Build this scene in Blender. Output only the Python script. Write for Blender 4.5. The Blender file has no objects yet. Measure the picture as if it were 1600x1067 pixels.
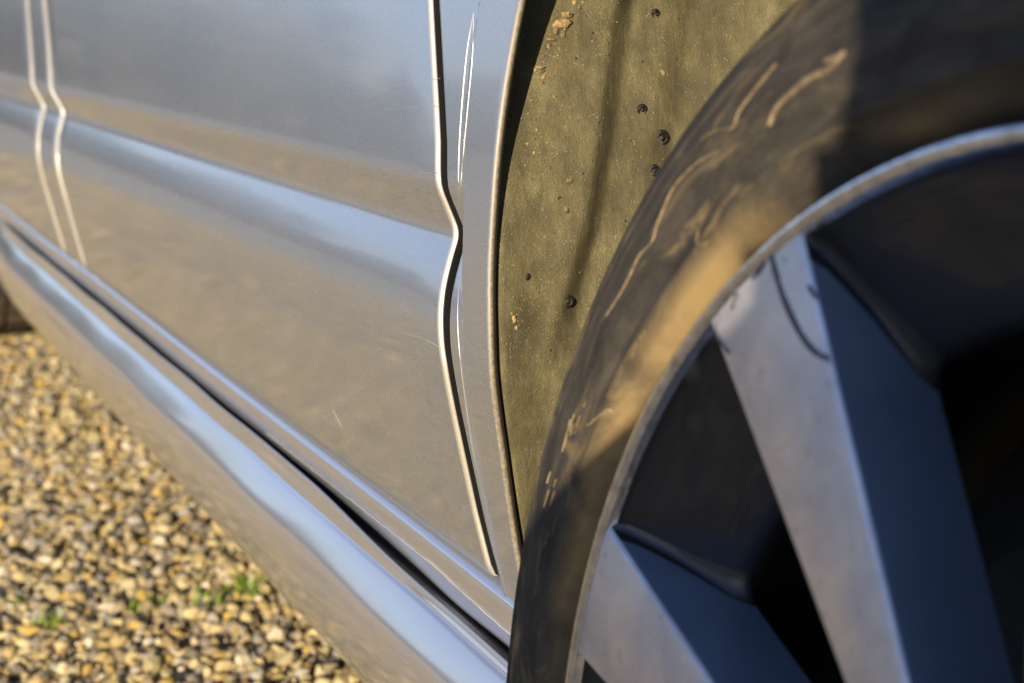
import bpy, bmesh, math, random
import numpy as np
from mathutils import Matrix, Vector
R_ = math.radians
rng = np.random.default_rng(7)
random.seed(7)
scene = bpy.context.scene
COL = scene.collection

# ------------------------------------------------------------------ camera, sky, sun, exposure
# World frame: X towards the rear of the car, Y outwards from its flank, Z up, ground at z = 0
CAM = Vector((0.0, 0.28594, 0.60243))
CR = Vector((-0.436565, -0.899234, -0.028101)).normalized()
CF = Vector((0.878662, -0.419451, -0.228067)).normalized()
CU = CR.cross(CF).normalized()
cam_d = bpy.data.cameras.new('camera_view')
cam_d.sensor_width = 36.0
cam_d.lens = 2480.75 / 1600 * 36.0
cam_d.clip_start = 0.02
cam_d.clip_end = 2000
cam_d.dof.use_dof = True
cam_d.dof.focus_distance = 0.745
cam_d.dof.aperture_fstop = 9.5
cam_d.dof.aperture_blades = 7
cam = bpy.data.objects.new('camera_view', cam_d)
M = Matrix((CR, CU, -CF)).transposed().to_4x4()
M.translation = CAM
cam.matrix_world = M
COL.objects.link(cam)
scene.camera = cam

SUN = Vector((-0.7593, 0.5923, 0.2695)).normalized()       # towards the sun
sun_el = math.asin(SUN.z)
world = bpy.data.worlds.new('World')
scene.world = world
world.use_nodes = True
wn = world.node_tree
wn.nodes.clear()
sky = wn.nodes.new('ShaderNodeTexSky')
sky.sky_type = 'NISHITA'
sky.sun_disc = False
sky.sun_elevation = sun_el
sky.sun_rotation = math.atan2(SUN.x, SUN.y)
sky.air_density = 1.0
sky.dust_density = 0.12
sky.ozone_density = 1.6
bg = wn.nodes.new('ShaderNodeBackground')
bg.inputs[1].default_value = 0.112
wo = wn.nodes.new('ShaderNodeOutputWorld')
wb = wn.nodes.new('ShaderNodeMix')                          # camera white balance of the whole sky, even in every direction
wb.data_type = 'RGBA'; wb.blend_type = 'MULTIPLY'
wb.inputs[0].default_value = 1.0
wb.inputs[7].default_value = (1.00, 0.96, 1.17, 1)
wn.links.new(sky.outputs[0], wb.inputs[6])
wn.links.new(wb.outputs[2], bg.inputs[0])
wn.links.new(bg.outputs[0], wo.inputs[0])

sd = bpy.data.lights.new('sun', 'SUN')
sd.energy = 5.0
sd.color = (1.0, 0.87, 0.69)
sd.angle = R_(0.53)
so = bpy.data.objects.new('sun', sd)
so.rotation_euler = SUN.to_track_quat('Z', 'Y').to_euler()
COL.objects.link(so)

scene.view_settings.view_transform = 'Standard'
scene.view_settings.look = 'None'
scene.view_settings.exposure = 0.6
scene.view_settings.gamma = 1.0
scene.view_settings.use_curve_mapping = False
scene.cycles.max_bounces = 8

# ------------------------------------------------------------------ helpers
def mesh_obj(name, verts, faces, mats, parent=None, smooth=True, sharp=None, fmat=None):
    me = bpy.data.meshes.new(name)
    me.from_pydata([tuple(v) for v in verts], [], [tuple(f) for f in faces])
    for m in (mats if isinstance(mats, (list, tuple)) else [mats]):
        me.materials.append(m)
    if fmat is not None:
        me.polygons.foreach_set('material_index', np.asarray(fmat, np.int32))
    me.polygons.foreach_set('use_smooth', [smooth] * len(me.polygons))
    if smooth and sharp:
        me.set_sharp_from_angle(angle=R_(sharp))
    me.update()
    o = bpy.data.objects.new(name, me)
    COL.objects.link(o)
    if parent is not None:
        o.parent = parent
    return o

def empty(name, loc=(0, 0, 0)):
    o = bpy.data.objects.new(name, None)
    o.location = loc
    o.empty_display_size = 0.1
    COL.objects.link(o)
    return o

def tag(o, label=None, cat=None, group=None, kind=None):
    if label: o['label'] = label
    if cat: o['category'] = cat
    if group: o['group'] = group
    if kind: o['kind'] = kind
    return o

def adopt(o, parent):
    """parent keeping the child's world coordinates (the parents here are unrotated)"""
    o.parent = parent
    o.matrix_parent_inverse = parent.matrix_world.inverted()
    return o

def grid_faces(nu, nv, flip=False, wrap_u=False, base=0):
    f = []
    for i in range(nu if wrap_u else nu - 1):
        i2 = (i + 1) % nu
        for j in range(nv - 1):
            q = (base + i * nv + j, base + i2 * nv + j, base + i2 * nv + j + 1, base + i * nv + j + 1)
            f.append(q[::-1] if flip else q)
    return f

def grid_obj(name, P, mats, parent=None, flip=False, wrap_u=False, sharp=None, fm=None):
    """P: array (nu, nv, 3)"""
    nu, nv = P.shape[:2]
    faces = grid_faces(nu, nv, flip, wrap_u)
    fmat = None
    if fm is not None:
        fmat = [fm(i, j) for i in range(nu if wrap_u else nu - 1) for j in range(nv - 1)]
    return mesh_obj(name, P.reshape(-1, 3).tolist(), faces, mats, parent, True, sharp, fmat)

def smooth01(x, a, b):
    t = np.clip((np.asarray(x, float) - a) / (b - a), 0, 1)
    return t * t * (3 - 2 * t)

def tube(name, pts, rad, mat, seg=6, parent=None, taper=None):
    pts = [Vector(p) for p in pts]
    P = np.zeros((len(pts), seg + 1, 3))
    for i, p in enumerate(pts):
        d = (pts[min(i + 1, len(pts) - 1)] - pts[max(i - 1, 0)]).normalized()
        u = d.cross(Vector((0, 0, 1)))
        if u.length < 1e-3: u = d.cross(Vector((0, 1, 0)))
        u.normalize(); w = u.cross(d)
        r = rad * (taper[i] if taper else 1)
        for k in range(seg + 1):
            a = 2 * math.pi * k / seg
            P[i, k] = p + u * (r * math.cos(a)) + w * (r * math.sin(a))
    o = grid_obj(name, P, mat)
    if parent is not None: adopt(o, parent)
    return o
def spline(pts, n=6):
    """Catmull-Rom through the section points"""
    pts = [np.array(p, float) for p in pts]
    q = [2 * pts[0] - pts[1]] + pts + [2 * pts[-1] - pts[-2]]
    out = []
    for i in range(1, len(q) - 2):
        for t in np.linspace(0, 1, n, endpoint=False):
            a, b, c, d = q[i - 1], q[i], q[i + 1], q[i + 2]
            out.append(0.5 * (2 * b + (c - a) * t + (2 * a - 5 * b + 4 * c - d) * t * t + (3 * b - a - 3 * c + d) * t ** 3))
    out.append(pts[-1])
    return [tuple(p) for p in out]

# ------------------------------------------------------------------ materials
class NT:
    def __init__(s, name):
        s.m = bpy.data.materials.new(name)
        s.m.use_nodes = True
        s.t = s.m.node_tree
        s.t.nodes.clear()
        s.out = s.n('ShaderNodeOutputMaterial')
    def n(s, typ, **kw):
        nd = s.t.nodes.new(typ)
        for k, v in kw.items():
            setattr(nd, k, v)
        return nd
    def l(s, a, b):
        s.t.links.new(a, b)
    def val(s, sock, v):
        if hasattr(v, 'is_linked') or isinstance(v, bpy.types.NodeSocket):
            s.l(v, sock)
        else:
            sock.default_value = v
    def bsdf(s, **kw):
        b = s.n('ShaderNodeBsdfPrincipled')
        for k, v in kw.items():
            s.val(b.inputs[k.replace('_', ' ')], v)
        return b
    def coord(s, which='Object'):
        return s.n('ShaderNodeTexCoord').outputs[which]
    def mapping(s, vec, scale=(1, 1, 1), rot=(0, 0, 0), loc=(0, 0, 0)):
        m = s.n('ShaderNodeMapping')
        s.l(vec, m.inputs[0])
        m.inputs['Scale'].default_value = scale
        m.inputs['Rotation'].default_value = rot
        m.inputs['Location'].default_value = loc
        return m.outputs[0]
    def noise(s, vec, scale, detail=4, rough=0.55, dist=0.0):
        nd = s.n('ShaderNodeTexNoise')
        s.l(vec, nd.inputs['Vector'])
        nd.inputs['Scale'].default_value = scale
        nd.inputs['Detail'].default_value = detail
        nd.inputs['Roughness'].default_value = rough
        nd.inputs['Distortion'].default_value = dist
        return nd.outputs['Fac']
    def voro(s, vec, scale, feature='F1', out='Distance', rand=1.0):
        nd = s.n('ShaderNodeTexVoronoi', feature=feature)
        s.l(vec, nd.inputs['Vector'])
        nd.inputs['Scale'].default_value = scale
        nd.inputs['Randomness'].default_value = rand
        return nd.outputs[out]
    def ramp(s, fac, stops):
        nd = s.n('ShaderNodeValToRGB')
        s.l(fac, nd.inputs[0])
        e = nd.color_ramp.elements
        while len(e) < len(stops):
            e.new(0.5)
        for el, (p, c) in zip(e, stops):
            el.position = p
            el.color = (c, c, c, 1) if isinstance(c, (int, float)) else (*c, 1)
        return nd.outputs[0]
    def mix(s, fac, a, b, typ='MIX'):
        nd = s.n('ShaderNodeMix', data_type='RGBA', blend_type=typ)
        for i, v in ((0, fac), (6, a), (7, b)):
            if isinstance(v, bpy.types.NodeSocket):
                s.l(v, nd.inputs[i])
            else:
                nd.inputs[i].default_value = v if i == 0 else (*v, 1)
        return nd.outputs[2]
    def math(s, op, a, b=0.0):
        nd = s.n('ShaderNodeMath', operation=op)
        s.val(nd.inputs[0], a)
        s.val(nd.inputs[1], b)
        return nd.outputs[0]
    def bump(s, h, strength, dist):
        nd = s.n('ShaderNodeBump')
        s.l(h, nd.inputs['Height'])
        nd.inputs['Strength'].default_value = strength
        nd.inputs['Distance'].default_value = dist
        return nd.outputs[0]
    def done(s, b):
        s.l(b.outputs[0], s.out.inputs[0])
        return s.m

def mat_paint(name, dust=0.10, base=(0.50, 0.535, 0.60), lip=False, rough=(0.26, 0.32)):
    t = NT(name)
    c = t.coord()
    big = t.noise(c, 9.0, 3)
    fine = t.noise(c, 420.0, 2)
    speck = t.ramp(t.voro(c, 190.0), [(0.0, 1.0), (0.055, 1.0), (0.085, 0.0)])
    specksel = t.ramp(t.noise(c, 37.0, 2), [(0.56, 0.0), (0.62, 1.0)])
    sp = t.math('MULTIPLY', speck, specksel)
    d1 = t.ramp(big, [(0.3, dust * 0.35), (0.75, dust * 1.3)])
    df = t.math('MULTIPLY', d1, t.ramp(fine, [(0.3, 0.6), (0.7, 1.2)]))
    if lip:
        g = t.ramp(t.noise(c, 620.0, 4), [(0.40, 0.10), (0.60, 1.0)])
        df = t.math('ADD', df, t.math('MULTIPLY', g, 0.42))
        g2 = t.ramp(t.voro(c, 520.0), [(0.12, 1.0), (0.22, 0.0)])
        df = t.math('ADD', df, t.math('MULTIPLY', g2, 0.25))
    df = t.math('ADD', df, t.math('MULTIPLY', sp, 0.55))
    # fine wash scratches, only visible as a soft break-up of the gloss
    scr = t.noise(t.mapping(c, (30, 30, 240), (0.3, 0.5, 0.1)), 6.0, 3)
    rough = t.ramp(scr, [(0.3, rough[0]), (0.7, rough[1])])
    flake = t.bump(t.noise(c, 2600.0, 1), 0.015, 0.0004)
    b = t.bsdf(Base_Color=(*base, 1), Metallic=0.82, Roughness=rough, Coat_Weight=0.75, Coat_Roughness=0.07, Normal=flake)
    d = t.bsdf(Base_Color=(0.40, 0.31, 0.17, 1), Roughness=0.95)
    mx = t.n('ShaderNodeMixShader')
    t.l(df, mx.inputs[0]); t.l(b.outputs[0], mx.inputs[1]); t.l(d.outputs[0], mx.inputs[2])
    return t.done(mx)

def mat_simple(name, col, rough=0.5, metal=0.0, coat=0.0, nscale=60, var=0.15, bump=0.0, bscale=300):
    t = NT(name)
    c = t.coord()
    n = t.noise(c, nscale, 4)
    lo = tuple(max(0, x * (1 - var)) for x in col); hi = tuple(x * (1 + var) for x in col)
    colr = t.ramp(n, [(0.3, lo), (0.7, hi)])
    kw = dict(Base_Color=colr, Roughness=rough, Metallic=metal, Coat_Weight=coat, Coat_Roughness=0.05)
    if bump:
        kw['Normal'] = t.bump(t.noise(c, bscale, 4), bump, 0.001)
    return t.done(t.bsdf(**kw))

def mat_liner():
    t = NT('dusty_black_plastic')
    c = t.coord()
    big = t.noise(c, 30.0, 6, 0.65)
    med = t.noise(t.mapping(c, (1, 1, 0.45)), 130.0, 5, 0.65)
    fine = t.noise(c, 1500.0, 3, 0.6)
    col = t.ramp(big, [(0.30, (0.075, 0.059, 0.022)), (0.50, (0.160, 0.132, 0.053)), (0.70, (0.235, 0.195, 0.085))])
    col = t.mix(t.ramp(med, [(0.36, 0.55), (0.62, 0.0)]), col, (0.055, 0.046, 0.022))
    col = t.mix(t.ramp(fine, [(0.38, 0.5), (0.6, 0.0)]), col, (0.060, 0.052, 0.028))
    # grains of sand
    v = t.voro(c, 520.0)
    g = t.ramp(v, [(0.16, 1.0), (0.24, 0.0)])
    sel = t.ramp(t.noise(c, 75.0, 3), [(0.50, 0.0), (0.60, 1.0)])
    grain = t.math('MULTIPLY', g, sel)
    col = t.mix(t.math('MULTIPLY', grain, 0.55), col, (0.27, 0.225, 0.11))
    v2 = t.voro(c, 900.0)
    g2 = t.ramp(v2, [(0.13, 1.0), (0.2, 0.0)])
    sel2 = t.ramp(t.noise(c, 210.0, 2), [(0.55, 0.0), (0.62, 1.0)])
    col = t.mix(t.math('MULTIPLY', g2, sel2), col, (0.50, 0.45, 0.30))
    v3 = t.voro(t.mapping(c, (1, 1, 1), loc=(0.3, 0.1, 0.2)), 140.0)
    g3 = t.math('MULTIPLY', t.ramp(v3, [(0.07, 1.0), (0.11, 0.0)]), t.ramp(t.noise(c, 33.0, 2), [(0.5, 0.0), (0.58, 1.0)]))
    col = t.mix(g3, col, (0.022, 0.017, 0.011))
    h = t.math('ADD', t.math('MULTIPLY', fine, 0.35), t.math('ADD', t.math('MULTIPLY', med, 0.8), t.math('MULTIPLY', grain, 0.9)))
    return t.done(t.bsdf(Base_Color=col, Roughness=0.78, Normal=t.bump(h, 0.8, 0.0014)))

def mat_tyre():
    t = NT('dusty_tyre_rubber')
    c = t.coord()
    sx = t.n('ShaderNodeSeparateXYZ'); t.l(c, sx.inputs[0])
    r = t.math('SQRT', t.math('ADD', t.math('MULTIPLY', sx.outputs[0], sx.outputs[0]), t.math('MULTIPLY', sx.outputs[2], sx.outputs[2])))
    ang = t.math('ARCTAN2', sx.outputs[2], sx.outputs[0])
    cv = t.n('ShaderNodeCombineXYZ')
    t.l(t.math('MULTIPLY', r, 26.0), cv.inputs[0]); t.l(t.math('MULTIPLY', ang, 2.3), cv.inputs[1])
    streak = t.noise(cv.outputs[0], 3.6, 5, 0.6, 0.7)
    blot = t.noise(c, 30.0, 5, 0.6)
    fine = t.noise(c, 700.0, 3)
    # dust has settled in the bead groove next to the rim
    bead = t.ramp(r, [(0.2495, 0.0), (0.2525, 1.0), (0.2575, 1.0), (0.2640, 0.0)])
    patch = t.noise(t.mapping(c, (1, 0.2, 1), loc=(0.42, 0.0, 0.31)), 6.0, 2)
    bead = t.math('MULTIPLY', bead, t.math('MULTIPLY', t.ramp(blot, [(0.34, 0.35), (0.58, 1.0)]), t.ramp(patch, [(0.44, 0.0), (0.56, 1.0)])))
    f = t.ramp(streak, [(0.30, 0.10), (0.52, 0.30), (0.75, 0.60)])
    f = t.math('MULTIPLY', f, t.ramp(fine, [(0.3, 0.75), (0.7, 1.1)]))
    col = t.mix(f, (0.014, 0.014, 0.015), (0.165, 0.134, 0.088))
    ochre = t.ramp(t.noise(cv.outputs[0], 2.1, 4, 0.6, 1.2), [(0.56, 0.0), (0.70, 0.65)])
    col = t.mix(ochre, col, (0.26, 0.18, 0.08))
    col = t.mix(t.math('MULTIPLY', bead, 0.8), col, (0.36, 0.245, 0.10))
    h = t.math('ADD', t.math('MULTIPLY', fine, 0.25), streak)
    return t.done(t.bsdf(Base_Color=col, Roughness=0.8, Specular_IOR_Level=0.12, Normal=t.bump(h, 0.25, 0.001)))

def mat_machined():
    t = NT('machined_alloy')
    c = t.coord()
    sx = t.n('ShaderNodeSeparateXYZ'); t.l(c, sx.inputs[0])
    r = t.math('SQRT', t.math('ADD', t.math('MULTIPLY', sx.outputs[0], sx.outputs[0]), t.math('MULTIPLY', sx.outputs[2], sx.outputs[2])))
    cv = t.n('ShaderNodeCombineXYZ'); t.l(r, cv.inputs[0])
    groove = t.noise(cv.outputs[0], 1900.0, 2)
    blot = t.noise(c, 38.0, 5, 0.6)
    pit = t.ramp(t.noise(c, 160.0, 4), [(0.30, 1.0), (0.40, 0.0)])
    col = t.ramp(blot, [(0.32, (0.58, 0.56, 0.58)), (0.68, (0.80, 0.78, 0.80))])
    col = t.mix(t.math('MULTIPLY', pit, 0.35), col, (0.20, 0.19, 0.20))
    rough = t.ramp(blot, [(0.3, 0.52), (0.7, 0.38)])
    b = t.bsdf(Base_Color=col, Metallic=0.75, Roughness=rough, Normal=t.bump(groove, 0.08, 0.0003))
    return t.done(b)

PAINT = mat_paint('silver_grey_metallic_paint', 0.07)
PAINT_LIP = mat_paint('dusty_paint_on_arch_lip', 0.22, base=(0.26, 0.26, 0.26), lip=True, rough=(0.45, 0.6))
PAINT_EDGE = mat_paint('sunlit_dusted_edge', 0.38, base=(0.74, 0.71, 0.62), rough=(0.42, 0.5))  # paler, dustier edge paint with the sun's gleam put into its colour
PAINT_LOW = mat_paint('road_dusted_sill_paint', 0.05, base=(0.63, 0.65, 0.70), rough=(0.15, 0.21))
LINER = mat_liner()
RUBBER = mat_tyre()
ALLOY = mat_machined()
SKYPAINT = mat_simple('sky_tinted_wheel_paint', (0.26, 0.34, 0.46), 0.33, 0.60, 0.6, 20, 0.12)  # wheel paint with the sky's blue reflection put into its base
DISH = mat_simple('shade_black_wheel_dish', (0.022, 0.022, 0.024), 0.42, 0.2, 0.25, 20, 0.2)  # same wheel paint darkened to stand for the shade in the dish
BLACK = mat_simple('underbody_plastic_and_shade_black', (0.012, 0.012, 0.012), 0.7)
CLIPM = mat_simple('black_plastic_rivet', (0.010, 0.007, 0.005), 0.55, bump=0.5, bscale=900)
IRON = mat_simple('dull_brake_iron', (0.012, 0.011, 0.010), 0.7, 0.2)  # near black so that the shade behind the spokes sits in its colour
LIP = mat_simple('bright_rim_lip', (0.82, 0.83, 0.86), 0.14, 1.0, 0.0, 160, 0.25, bump=0.45, bscale=170)
GLASS = mat_simple('tinted_window_glass', (0.012, 0.016, 0.018), 0.04, 0.0, 1.0)
STREAK = mat_simple('thin_ochre_dirt', (0.215, 0.155, 0.078), 0.9, nscale=260, var=0.45)
MUD = mat_simple('dry_ochre_mud', (0.30, 0.21, 0.085), 0.95, nscale=400, var=0.5, bump=0.8, bscale=700)
MUDDARK = mat_simple('brown_mud', (0.16, 0.11, 0.05), 0.95, nscale=500, var=0.6, bump=0.8, bscale=800)
DARKMARK = mat_simple('dark_spoke_mark', (0.085, 0.083, 0.095), 0.6)
SEAL = mat_simple('pale_sealant', (0.50, 0.45, 0.40), 0.6)
WEB = mat_simple('pale_cobweb', (0.6, 0.58, 0.5), 0.6)

# ------------------------------------------------------------------ ground, gravel, hedge
def ground():
    t = NT('gravel_ground')
    c = t.coord()
    v = t.voro(c, 70.0, out='Color')
    sep = t.n('ShaderNodeSeparateColor'); t.l(v, sep.inputs[0])
    d = t.voro(c, 70.0)
    big = t.noise(c, 1.3, 4)
    col = t.ramp(sep.outputs[0], [(0.0, (0.27, 0.245, 0.195)), (0.4, (0.46, 0.42, 0.34)), (0.75, (0.56, 0.52, 0.43)), (1.0, (0.64, 0.60, 0.51))])
    col = t.mix(t.ramp(d, [(0.35, 0.0), (0.75, 0.75)]), col, (0.10, 0.08, 0.05))
    col = t.mix(t.ramp(big, [(0.4, 0.0), (0.7, 0.35)]), col, (0.42, 0.38, 0.30))
    h = t.math('SUBTRACT', 1.0, d)
    m = t.done(t.bsdf(Base_Color=col, Roughness=0.9, Normal=t.bump(h, 1.0, 0.012)))
    n = 90
    xs = np.concatenate([-np.geomspace(900, 4, 20), np.linspace(-3.5, 6, 50), np.geomspace(7, 900, 20)])
    ys = np.concatenate([-np.geomspace(900, 4, 20), np.linspace(-3.5, 4, 44), np.geomspace(5, 900, 20)])
    X, Y = np.meshgrid(xs, ys, indexing='ij')
    Z = -0.006 + 0.006 * np.sin(X * 2.1 + 1.0) * np.sin(Y * 2.7) * (np.abs(X) < 6) * (np.abs(Y) < 4)
    o = grid_obj('ground', np.stack([X, Y, Z], -1), m)
    tag(o, kind='structure')
ground()

def ico(sub):
    bm = bmesh.new()
    bmesh.ops.create_icosphere(bm, subdivisions=sub, radius=1.0)
    v = np.array([p.co[:] for p in bm.verts]); f = np.array([[q.index for q in p.verts] for p in bm.faces])
    bm.free()
    return v, f

def mat_stone():
    t = NT('gravel_stone')
    at = t.n('ShaderNodeAttribute', attribute_name='stone_tint')
    c = t.coord()
    n = t.noise(c, 180.0, 4)
    col = t.mix(t.ramp(n, [(0.35, 0.35), (0.65, 0.0)]), at.outputs['Color'], (0.17, 0.125, 0.07))
    return t.done(t.bsdf(Base_Color=col, Roughness=0.85, Normal=t.bump(n, 0.4, 0.003)))

def stones(name, n, xr, yr, rmean, rsig, sub, mat, keep=None, zj=0.004):
    v0, f0 = ico(sub)
    protos = []
    for k in range(10):
        a = rng.normal(0, 1, (5, 3)); ph = rng.uniform(0, 6, 5)
        d = 1 + sum(0.12 * np.sin(v0 @ a[i] * 2.0 + ph[i]) for i in range(5)) + rng.normal(0, 0.09, len(v0))
        protos.append(v0 * np.clip(d, 0.55, 1.4)[:, None])
    P = np.array(protos)
    xy = np.column_stack([rng.uniform(*xr, n), rng.uniform(*yr, n)])
    if keep is not None:
        xy = xy[keep(xy)]
    n = len(xy)
    r = np.clip(rmean * np.exp(rng.normal(0, rsig, n)), rmean * 0.4, rmean * 2.5)
    sc = r[:, None] * np.column_stack([rng.uniform(0.85, 1.35, n), rng.uniform(0.8, 1.1, n), rng.uniform(0.5, 0.85, n)])
    q = rng.normal(0, 1, (n, 4)); q[:, 1:3] *= 0.35
    q /= np.linalg.norm(q, axis=1)[:, None]
    w, x, y, z = q.T
    Rm = np.stack([1 - 2 * (y * y + z * z), 2 * (x * y - z * w), 2 * (x * z + y * w),
                   2 * (x * y + z * w), 1 - 2 * (x * x + z * z), 2 * (y * z - x * w),
                   2 * (x * z - y * w), 2 * (y * z + x * w), 1 - 2 * (x * x + y * y)], -1).reshape(n, 3, 3)
    base = P[rng.integers(0, 10, n)] * sc[:, None, :]
    V = np.einsum('nij,nkj->nki', Rm, base)
    V[:, :, 0] += xy[:, :1]; V[:, :, 1] += xy[:, 1:]
    V[:, :, 2] += (rng.uniform(-0.25, 0.45, n) * r + rng.uniform(0, zj, n))[:, None]
    nv = v0.shape[0]
    F = (f0[None] + (np.arange(n) * nv)[:, None, None]).reshape(-1, 3)
    V = V.reshape(-1, 3)
    me = bpy.data.meshes.new(name)
    me.vertices.add(len(V)); me.vertices.foreach_set('co', V.astype(np.float32).ravel())
    me.loops.add(len(F) * 3); me.loops.foreach_set('vertex_index', F.astype(np.int32).ravel())
    me.polygons.add(len(F)); me.polygons.foreach_set('loop_start', np.arange(0, len(F) * 3, 3, dtype=np.int32))
    pal = np.array([(0.50, 0.40, 0.19), (0.58, 0.48, 0.26), (0.42, 0.31, 0.12), (0.33, 0.26, 0.145), (0.52, 0.34, 0.07), (0.33, 0.30, 0.25), (0.62, 0.53, 0.38), (0.22, 0.185, 0.14)])
    tint = pal[rng.choice(8, n, p=[.20, .13, .17, .15, .06, .13, .07, .09])] * rng.uniform(0.72, 1.22, (n, 1)) * np.array([1.02, 0.985, 0.90])
    tint = np.repeat(np.column_stack([tint, np.ones(n)]), nv, axis=0)
    ca = me.color_attributes.new('stone_tint', 'FLOAT_COLOR', 'POINT')
    ca.data.foreach_set('color', tint.astype(np.float32).ravel())
    me.polygons.foreach_set('use_smooth', rng.uniform(size=n).repeat(len(f0)) < 0.35)
    me.materials.append(mat)
    me.update(calc_edges=True); me.validate()
    o = bpy.data.objects.new(name, me)
    COL.objects.link(o)
    return o

STONE = mat_stone()
inview = lambda p: (p[:, 0] > 0.95) & (p[:, 0] < 3.3) & (p[:, 1] > -0.38) & (p[:, 1] < 0.42 - 0.12 * (p[:, 0] - 1.0))
tag(stones('gravel', 47000, (0.9, 3.4), (-0.40, 0.45), 0.0038, 0.66, 1, STONE, inview),
    'loose tan and grey gravel covering the ground beside the car', 'gravel', kind='stuff')
g2 = stones('gravel', 28000, (-1.6, 5.2), (-1.1, 2.1), 0.0085, 0.35, 1, STONE, lambda p: ~inview(p) & (rng.uniform(size=len(p)) < np.clip(1.15 - np.maximum(np.abs(p[:, 0] - 1.8) / 3.4, np.abs(p[:, 1] - 0.5) / 1.6) ** 3, 0, 1)))
tag(g2, 'gravel spread further out around the car', 'gravel', kind='stuff')

WOOD = mat_simple('bare_far_trees', (0.080, 0.094, 0.096), 0.9, nscale=0.4, var=0.45)
def far_wood():
    Q, A, B = [], [], []
    unit = lambda v: v / np.linalg.norm(v, axis=1)[:, None]
    for k in range(120):
        az = R_(-14 + 116 * (k + rng.uniform(-.5, .5)) / 119); d = rng.uniform(58, 80)
        h = rng.uniform(3.4, 6.2) * (1.12 if az < R_(20) else 0.95)
        c0 = np.array([d * math.cos(az), d * math.sin(az), 0.0]); side = np.array([-math.sin(az), math.cos(az), 0.0]); up = np.array([0, 0, 1.0])
        Q.append((c0 + up * h * 0.3)[None]); A.append((side * 0.13)[None]); B.append((up * h * 0.3)[None])
        n = 300                                     # twigs and leaf clumps spread through the crown
        q = c0 + up * h * 0.56 + unit(rng.normal(0, 1, (n, 3))) * np.array([1.9, 1.9, h * 0.44]) * rng.uniform(0.25, 1.0, (n, 1)) ** 0.6
        a = unit(rng.normal(0, 1, (n, 3))); b = unit(np.cross(a, rng.normal(0, 1, (n, 3)))); z = rng.uniform(0.14, 0.42, (n, 1))
        Q.append(q); A.append(a * z); B.append(b * z * 0.45)
        n = 26                                      # undergrowth
        q = c0 + side * rng.uniform(-1.6, 1.6, (n, 1)) + up * rng.uniform(0, 1.3, (n, 1))
        a = unit(rng.normal(0, 1, (n, 3))); b = unit(np.cross(a, rng.normal(0, 1, (n, 3))))
        Q.append(q); A.append(a * 0.45); B.append(b * 0.3)
    Q, A, B = np.concatenate(Q), np.concatenate(A), np.concatenate(B)
    V = np.stack([Q - A - B, Q + A - B, Q + A + B, Q - A + B], 1).reshape(-1, 3)
    F = np.arange(len(V)).reshape(-1, 4)
    o = mesh_obj('far_wood', V.tolist(), F.tolist(), WOOD, smooth=False)
    tag(o, 'bare brown wood along the far edge of the gravel yard', 'wood', kind='stuff')
far_wood()

# grass tufts: pixel-sized greens between the stones, each its own thing
GRASS = mat_simple('fresh_grass', (0.22, 0.30, 0.03), 0.5, nscale=40, var=0.35)
def tuft(loc, n, h, spread, label):
    V, F = [], []
    for k in range(n):
        a = rng.uniform(0, 6.28); rd = spread * math.sqrt(rng.uniform())
        bx, by = rd * math.cos(a), rd * math.sin(a)
        hh = h * rng.uniform(0.5, 1.1); le = hh * rng.uniform(0.2, 0.9); aa = rng.uniform(0, 6.28); w = rng.uniform(0.0011, 0.002)
        px, py = -math.sin(aa) * w, math.cos(aa) * w
        i = len(V)
        for s, ww in ((0, 1), (0.5, 0.85), (1, 0.08)):
            ox, oy = math.cos(aa) * le * s * s, math.sin(aa) * le * s * s
            z = hh * (s - 0.18 * s * s) - 0.003
            V += [(bx + ox - px * ww, by + oy - py * ww, z), (bx + ox + px * ww, by + oy + py * ww, z)]
        F += [(i, i + 1, i + 3, i + 2), (i + 2, i + 3, i + 5, i + 4)]
    o = mesh_obj('grass_tuft', V, F, GRASS)
    o.location = loc
    tag(o, label, 'grass tuft', 'grass tufts in the gravel')
tuft((1.462, -0.112, 0.0), 60, 0.030, 0.021, 'bright green grass tuft touching the shadow below the side skirt')
tuft((1.449, -0.066, 0.0), 50, 0.026, 0.020, 'yellow green grass tuft second nearest to the side skirt')
tuft((1.474, -0.012, 0.0), 42, 0.023, 0.017, 'small grass tuft in the middle of the gravel row of tufts')
tuft((1.478, 0.080, 0.0), 40, 0.023, 0.017, 'dark green grass tuft farther from the car between pale stones')
tuft((1.545, 0.107, 0.0), 24, 0.020, 0.015, 'sparse grass tuft farthest from the car near the picture edge')

# ------------------------------------------------------------------ the car
car = empty('car', (1.5, -0.85, 0.0))
bpy.context.view_layer.update()
tag(car, 'silver grey car with dusty front wheel parked on gravel', 'car')

def zc(X):                                        # height of the pressed crease along the flank
    return 0.480 - (X - 0.68) * 0.0101
DZ = np.array([-.30, -.17, -.12, -.085, -.064, -.05, -.036, -.024, -.012, -.003, .0015, .006, .018, .0235, .028, .033, .07, .12, .2, .5])
PH = np.array([-13, -11, -10.5, -10, -8, -1, 10, 17, 22, 24, 0, -20, -21, -13, 5, 9, 9.5, 9.5, 11, 13.])
_g = np.linspace(-.3, .5, 1601)
_p = np.interp(_g, DZ, PH)
_Y = np.concatenate([[0], np.cumsum(-np.tan(np.radians((_p[1:] + _p[:-1]) / 2)) * np.diff(_g))])
_Y = _Y - np.interp(0, _g, _Y) - 0.0122
def prof(X, Z):
    return np.interp(Z - zc(X), _g, _Y)
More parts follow.
